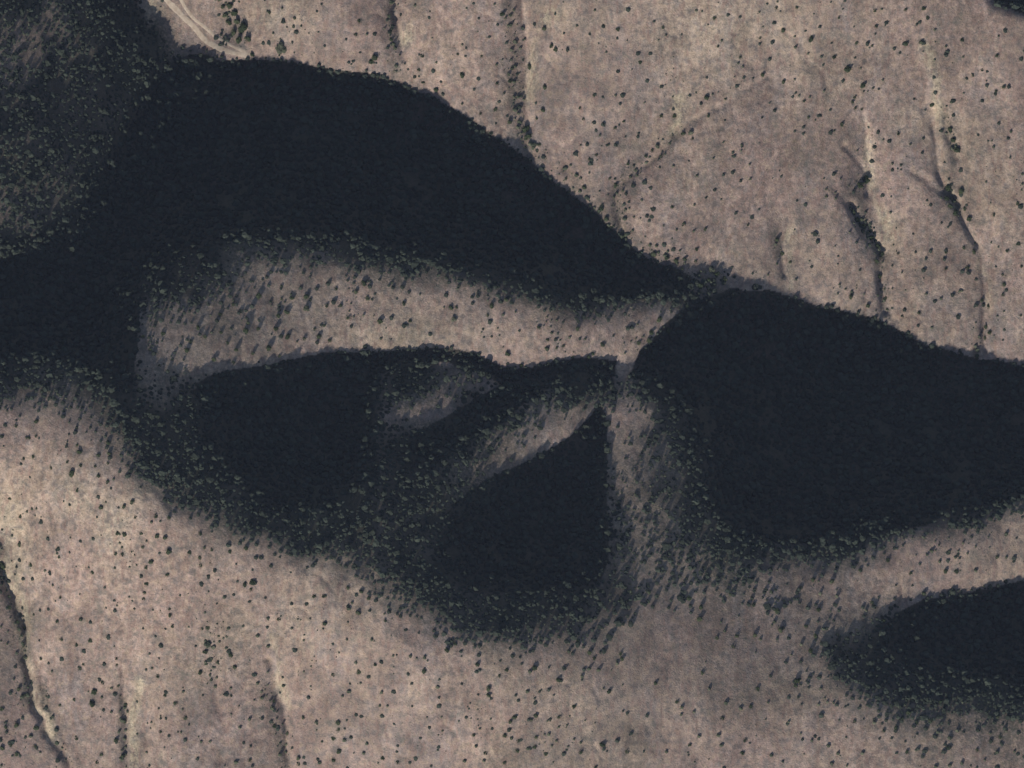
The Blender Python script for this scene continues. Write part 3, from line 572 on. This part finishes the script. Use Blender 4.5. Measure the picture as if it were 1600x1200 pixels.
PLACES = [
(370,30,'in the green strip beside the dirt track'),
(440,50,'on the tan slope just right of the dirt track'),
(560,60,'on the tan slope left of the short grey gully'),
(612,55,'in the short grey gully at the top edge'),
(680,110,'right of the short grey gully'),
(755,170,'just left of the long grey gully'),
(795,60,'in the upper reach of the long grey gully'),
(820,200,'at the foot of the long grey gully'),
(855,90,'on the right rim of the long grey gully'),
(930,210,'on the slope left of the diagonal shrub line'),
(960,60,'at the top edge right of the long gully'),
(950,310,'where the diagonal shrub line meets the shadow edge'),
(1025,235,'in the lower half of the diagonal shrub line'),
(1100,180,'in the upper half of the diagonal shrub line'),
(1110,50,'at the top edge above the diagonal shrub line'),
(1080,345,'on the tan slope below the diagonal shrub line'),
(1075,415,'in the thicket at the right tip of the great shadow'),
(1060,490,'in the thicket where the two shaded slopes meet'),
(1235,50,'near the top edge above the dark gully'),
(1335,100,'on the upper right slope above the dark gully'),
(1270,160,'on the slope right of the diagonal shrub line'),
(1335,165,'at the head of the dark gully'),
(1430,30,'at the top edge above the twin gully'),
(1430,150,'beside the head of the twin gully'),
(1350,290,'in the upper end of the sharp dark gully'),
(1362,375,'in the middle of the sharp dark gully'),
(1380,460,'in the lower end of the sharp dark gully'),
(1235,370,'beside the faint short gully'),
(1340,475,'just above the shadow edge below the dark gully'),
(1485,225,'in the patch inside the twin gully'),
(1490,315,'in the shaded bend of the twin gully'),
(1500,400,'on the spur left of the right edge gully'),
(1540,120,'on the slope in the upper right corner'),
(1570,210,'near the right edge beside the twin gully'),
(1575,340,'on the right edge slope beside the long gully'),
(1570,440,'on the right edge slope above the lower shadow edge'),
(1538,530,'at the mouth of the right edge gully'),
(1440,490,'on the spur right of the dark gully'),
(860,525,'on the sunlit band right of its middle'),
(920,540,'on the right end of the sunlit band'),
(1020,530,'at the right tip of the sunlit band'),
(770,480,'on the upper middle of the sunlit band'),
(700,490,'in the middle of the sunlit band'),
(600,470,'on the left middle of the sunlit band'),
(520,500,'in the densely dotted part of the sunlit band'),
(450,470,'on the upper left of the sunlit band'),
(435,530,'on the lower left of the sunlit band'),
(370,500,'near the left end of the sunlit band'),
(280,530,'at the far left end of the sunlit band'),
(50,680,'at the left edge under the mottled forest'),
(150,710,'on the left slope beside the forest corner'),
(60,800,'on the pale grassy slope near the left edge'),
(190,800,'on the pale slope below the forest corner'),
(200,850,'on the pale grassy slope, middle of the lower left'),
(260,850,'just below the lower left forest edge'),
(340,850,'on the slope under the lower left forest edge'),
(40,900,'at the pale rim of the left edge gully'),
(110,960,'on the pale slope right of the left edge gully'),
(250,940,'on the lower left slope below the pale grass'),
(390,910,'in the dark cluster below the forest edge'),
(330,1010,'in the shrubby hollow of the lower left slope'),
(130,1050,'in the dotted patch right of the left edge gully'),
(150,1100,'in the dotted patch near the bottom left'),
(30,1000,'inside the left edge gully'),
(30,1140,'in the bottom left corner below the gully'),
(170,1170,'near the bottom edge beside the narrow left gully'),
(260,1090,'on the lower slope right of the narrow left gully'),
(370,1120,'on the slope left of the bottom gully'),
(425,1000,'at the head of the bottom gully'),
(440,1110,'in the bottom gully'),
(520,1140,'just right of the bottom gully'),
(510,940,'on the slope under the middle of the forest edge'),
(565,940,'just below the forest edge, middle left'),
(570,1050,'on the open slope in the lower middle left'),
(660,1030,'on the slope below the lowest forest edge'),
(590,1170,'at the bottom edge right of the bottom gully'),
(760,1050,'on the slope below the lowest tip of the forest'),
(760,1170,'at the bottom edge in the middle'),
(820,1150,'in the dotted cluster at the bottom middle'),
(840,1060,'on the bare swell, left side'),
(900,1020,'at the lower fringe of the central forest'),
(900,1140,'on the bare swell near the bottom edge'),
(960,1030,'on the fringe right of the central forest tip'),
(1000,1060,'on the bare smooth swell'),
(1000,930,'on the brown slope below the grey speckled spur'),
(1090,950,'on the brown slope with long plant shadows'),
(1150,960,'on the brown slope below the right forest'),
(1080,1105,'on the bare swell, right side'),
(1150,1140,'near the bottom edge right of the bare swell'),
(1215,960,'on the brown ridge left of the lower right forest'),
(1280,920,'on the ridge below the right forest'),
(1270,990,'beside the tip of the lower right forest'),
(1250,1065,'on the brown slope left of the lower right forest'),
(1300,1170,'at the bottom edge below the lower right forest'),
(1380,950,'on the sunlit ridge above the lower right forest'),
(1460,885,'on the sunlit ridge near the right edge'),
(1400,1130,'in the dark streak below the lower right forest'),
(1460,1110,'under the lower fringe of the lower right forest'),
(1470,1180,'at the bottom edge in the lower right'),
(1560,1150,'in the lower right corner'),
(1560,870,'at the right edge between two shaded slopes'),]

DECID = {0: M_LEAF, 1: M_OLIVE}
crowns = [[leafy_crown('crown', 50+i, 8, M_LEAF) for i in range(5)], [leafy_crown('crown', 70+i, 8, M_OLIVE) for i in range(3)]]
lows = [[leafy_crown('shrub', 90+i, 4, M_LEAF) for i in range(5)], [leafy_crown('shrub', 110+i, 4, M_OLIVE) for i in range(3)]]
TRUNK = trunk_mesh()
big, small, rest = [], [], []
for (px, py, s) in sorted(SPOTS, key=lambda q: -q[2]):
    if s >= 6: big.append((px, py, s))
    elif len(small) < 296: small.append((px, py, s))
    else: rest.append((px, py, s))
def place_of(px, py):
    return min(PLACES, key=lambda p: (p[0]-px)**2 + (p[1]-py)**2)[2]
ORD = ['', 'second ', 'third ', 'fourth ', 'fifth ', 'sixth ', 'seventh ', 'eighth ', 'ninth ', 'tenth ', 'eleventh ', 'twelfth ', 'thirteenth ', 'fourteenth ', 'fifteenth ', 'sixteenth ', 'seventeenth ', 'eighteenth ', 'nineteenth ', 'twentieth ', ]
GREY = {(440, 72), (710, 497), (125, 1043), (127, 966), (147, 1079), (82, 1048), (480, 480), (1112, 420), (1120, 425), (1440, 64), (890, 1016), (830, 1046), (1060, 502), (1080, 490), (835, 226), (1028, 227), (1080, 205), (325, 1005), (313, 1049)}
def wording(items, noun):
    """label text for each plant: its look, its place and its order among its neighbours there"""
    groups = {}
    for it in items: groups.setdefault(place_of(it[0], it[1]), []).append(it)
    out = {}
    for pl, its in groups.items():
        # biggest one by its size, the others by their order from the left
        b = max(its, key=lambda q: q[2]); rest_ = sorted([q for q in its if q is not b])
        second = sorted([q[2] for q in its])[-2] if len(its) > 1 else 0
        if b[2] <= second: rest_ = sorted(its); b = None
        elif len(its) > 1: out[b] = (f'largest dark {noun} {pl}', pl)
        else: out[b] = (f'lone dark {noun} {pl}', pl)
        n = len(rest_)
        excl = 'smaller ' if b is not None else ''
        for i, q in enumerate(rest_):
            look = 'grey green ' if (q[0], q[1]) in GREY else ('small dark ' if q[2] <= 4 else 'dark ')
            if n == 1: out[q] = (f'{excl}{noun} {pl}', pl)
            elif i < n - i: out[q] = ((ORD[i] + 'leftmost ' if i == 0 else ORD[i]) + f'{excl}{noun} from the left {pl}' if i else f'leftmost {excl}{noun} {pl}', pl)
            else:
                j = n - 1 - i
                out[q] = (f'rightmost {excl}{noun} {pl}' if j == 0 else f'{ORD[j]}{excl}{noun} from the right {pl}', pl)
    return out
protos = {}
def pos_of(px, py, rad):
    x = (px-800)/2 - .18*rad; y = (600-py)/2 - .45*rad
    z = hgt(x, y); k = 1 - (z - 30)/CAM_Z*1.0     # the view narrows a little towards higher ground
    x, y = x*k, y*k
    return x, y, float(hgt(x, y))
words = wording(big, 'tree')
rs = np.random.default_rng(5)
for n_, it in enumerate(big):
    px, py, s = it; rad = s*.5*.62
    x, y, z = pos_of(px, py, rad); g = 1 if (px, py) in GREY else 0
    root = bpy.data.objects.new('tree', None); COL.objects.link(root)
    root.empty_display_size = .5; root.location = (x, y, z); root.rotation_euler = (0, 0, rs.uniform(0, 6.28))
    root.scale = (rad*rs.uniform(.9, 1.15), rad*rs.uniform(.9, 1.1), rad*rs.uniform(.6, .85))
    root['label'], pl = words[it]; root['category'] = 'tree'; root['group'] = 'trees ' + pl
    cr = bpy.data.objects.new('crown', crowns[g][n_ % len(crowns[g])]); tr = bpy.data.objects.new('trunk', TRUNK)
    for o in (cr, tr): COL.objects.link(o); o.parent = root
words = wording(small, 'shrub')
for n_, it in enumerate(small):
    px, py, s = it; rad = s*.5*.68
    x, y, z = pos_of(px, py, rad); g = 1 if (px, py) in GREY else 0
    o = bpy.data.objects.new('shrub', lows[g][n_ % len(lows[g])]); COL.objects.link(o)
    o.location = (x, y, z - .12*rad); o.rotation_euler = (0, 0, rs.uniform(0, 6.28))
    o.scale = (rad*rs.uniform(.85, 1.2), rad*rs.uniform(.85, 1.15), rad*rs.uniform(.5, .75))
    o['label'], pl = words[it]; o['category'] = 'shrub'; o['group'] = 'shrubs ' + pl

# ------------------------------------------------------------ closed shrub forest on the shaded slopes, thinning out at its edges
def scatter(cell, seed, x0=-432, x1=432, y0=-332, y1=332):
    r = np.random.default_rng(seed)
    gx, gy = np.meshgrid(np.arange(x0, x1, cell), np.arange(y0, y1, cell))
    return (gx + r.uniform(-.5, .5, gx.shape)*cell).ravel(), (gy + r.uniform(-.5, .5, gy.shape)*cell).ravel(), r
x, y, r = scatter(3.25, 31)
fo = forest_at(x + r.normal(0, 1.2, len(x)), y + r.normal(0, 1.2, len(x))) | (forest_at(x - 5*LX, y - 5*LY) & (shade_depth(x, y) > -.9)) | ((shade_depth(x, y) > .05) & (tone_at(x, y) < 17))  # crowns also added on shadowed bare ground to darken it
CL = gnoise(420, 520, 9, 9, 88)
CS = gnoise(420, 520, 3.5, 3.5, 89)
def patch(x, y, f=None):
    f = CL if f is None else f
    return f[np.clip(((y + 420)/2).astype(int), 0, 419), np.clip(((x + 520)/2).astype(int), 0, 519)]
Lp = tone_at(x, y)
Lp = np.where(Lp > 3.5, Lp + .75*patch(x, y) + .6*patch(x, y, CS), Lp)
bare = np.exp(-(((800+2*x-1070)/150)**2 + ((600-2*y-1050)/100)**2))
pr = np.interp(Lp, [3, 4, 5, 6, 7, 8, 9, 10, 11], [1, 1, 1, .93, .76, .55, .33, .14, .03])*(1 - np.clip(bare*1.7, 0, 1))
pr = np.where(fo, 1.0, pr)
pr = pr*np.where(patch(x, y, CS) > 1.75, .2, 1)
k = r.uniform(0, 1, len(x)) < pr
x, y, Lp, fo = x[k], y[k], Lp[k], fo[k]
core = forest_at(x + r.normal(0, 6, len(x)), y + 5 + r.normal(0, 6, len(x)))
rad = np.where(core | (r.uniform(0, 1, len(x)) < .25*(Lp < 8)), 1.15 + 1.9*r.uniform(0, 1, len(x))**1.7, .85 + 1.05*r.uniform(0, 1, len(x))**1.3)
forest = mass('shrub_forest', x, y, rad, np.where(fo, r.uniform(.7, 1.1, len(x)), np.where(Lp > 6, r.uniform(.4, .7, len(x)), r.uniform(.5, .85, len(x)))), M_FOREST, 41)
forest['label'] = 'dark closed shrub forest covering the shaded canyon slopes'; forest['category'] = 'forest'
print('forest crowns', len(x))

# ------------------------------------------------------------ low scrub dotted over the open slopes and in the gullies
x, y, r = scatter(4.2, 32)
Lp = tone_at(x, y)
pg = np.zeros(len(x))
for pts, w in GULLY: pg = np.maximum(pg, np.exp(-(line_dist(x, y, pts)/w)**2))
pr = np.where(Lp > 8.5, .048, .30)*(1 - .8*np.exp(-(((800+2*x-1070)/170)**2 + ((600-2*y-1050)/100)**2)))*np.exp(.9*patch(x, y))*np.exp(.5*patch(x, y, CS)) + .75*pg
k = (r.uniform(0, 1, len(x)) < pr) & ~forest_at(x, y) & (Lp > 5)
x, y, pg = x[k], y[k], pg[k]
rad = (.25 + .75*r.uniform(0, 1, len(x))**2.4) * (1 + .8*pg)
rx = [(px-800)/2 for px, py, s in rest]; ry = [(600-py)/2 for px, py, s in rest]; rr = [s*.34 for px, py, s in rest]
x = np.concatenate([x, rx]); y = np.concatenate([y, ry]); rad = np.concatenate([rad, rr])
low = mass('low_scrub', x, y, rad, np.full(len(x), .85), M_OLIVE, 42)
low['label'] = 'tiny grey green scrub tufts dotted over the dry slopes'; low['category'] = 'scrub'
print('scrub', len(x))

# ------------------------------------------------------------ the thin air between the hills and the high camera
zb = float(Z.min()) - 1.0; zt = CAM_Z + 40.0; hx, hy = AX[-1] + 60, AY[-1] + 60
hv = np.array([(sx*hx, sy*hy, z) for z in (zb, zt) for sx, sy in ((-1, -1), (1, -1), (1, 1), (-1, 1))])
hm = mesh_np('haze', hv, np.array([(0, 3, 2, 1), (4, 5, 6, 7), (0, 1, 5, 4), (1, 2, 6, 5), (2, 3, 7, 6), (3, 0, 4, 7)]))
mh = bpy.data.materials.new('haze'); mh.use_nodes = True; mh.node_tree.nodes.clear()
pv = mh.node_tree.nodes.new('ShaderNodeVolumePrincipled'); mo = mh.node_tree.nodes.new('ShaderNodeOutputMaterial')
pv.inputs['Color'].default_value = (.60, .67, 1.0, 1); pv.inputs['Density'].default_value = 1.65e-6
mh.node_tree.links.new(pv.outputs[0], mo.inputs['Volume'])
hm.materials.append(mh)
ho = bpy.data.objects.new('haze', hm); COL.objects.link(ho); ho['kind'] = 'stuff'
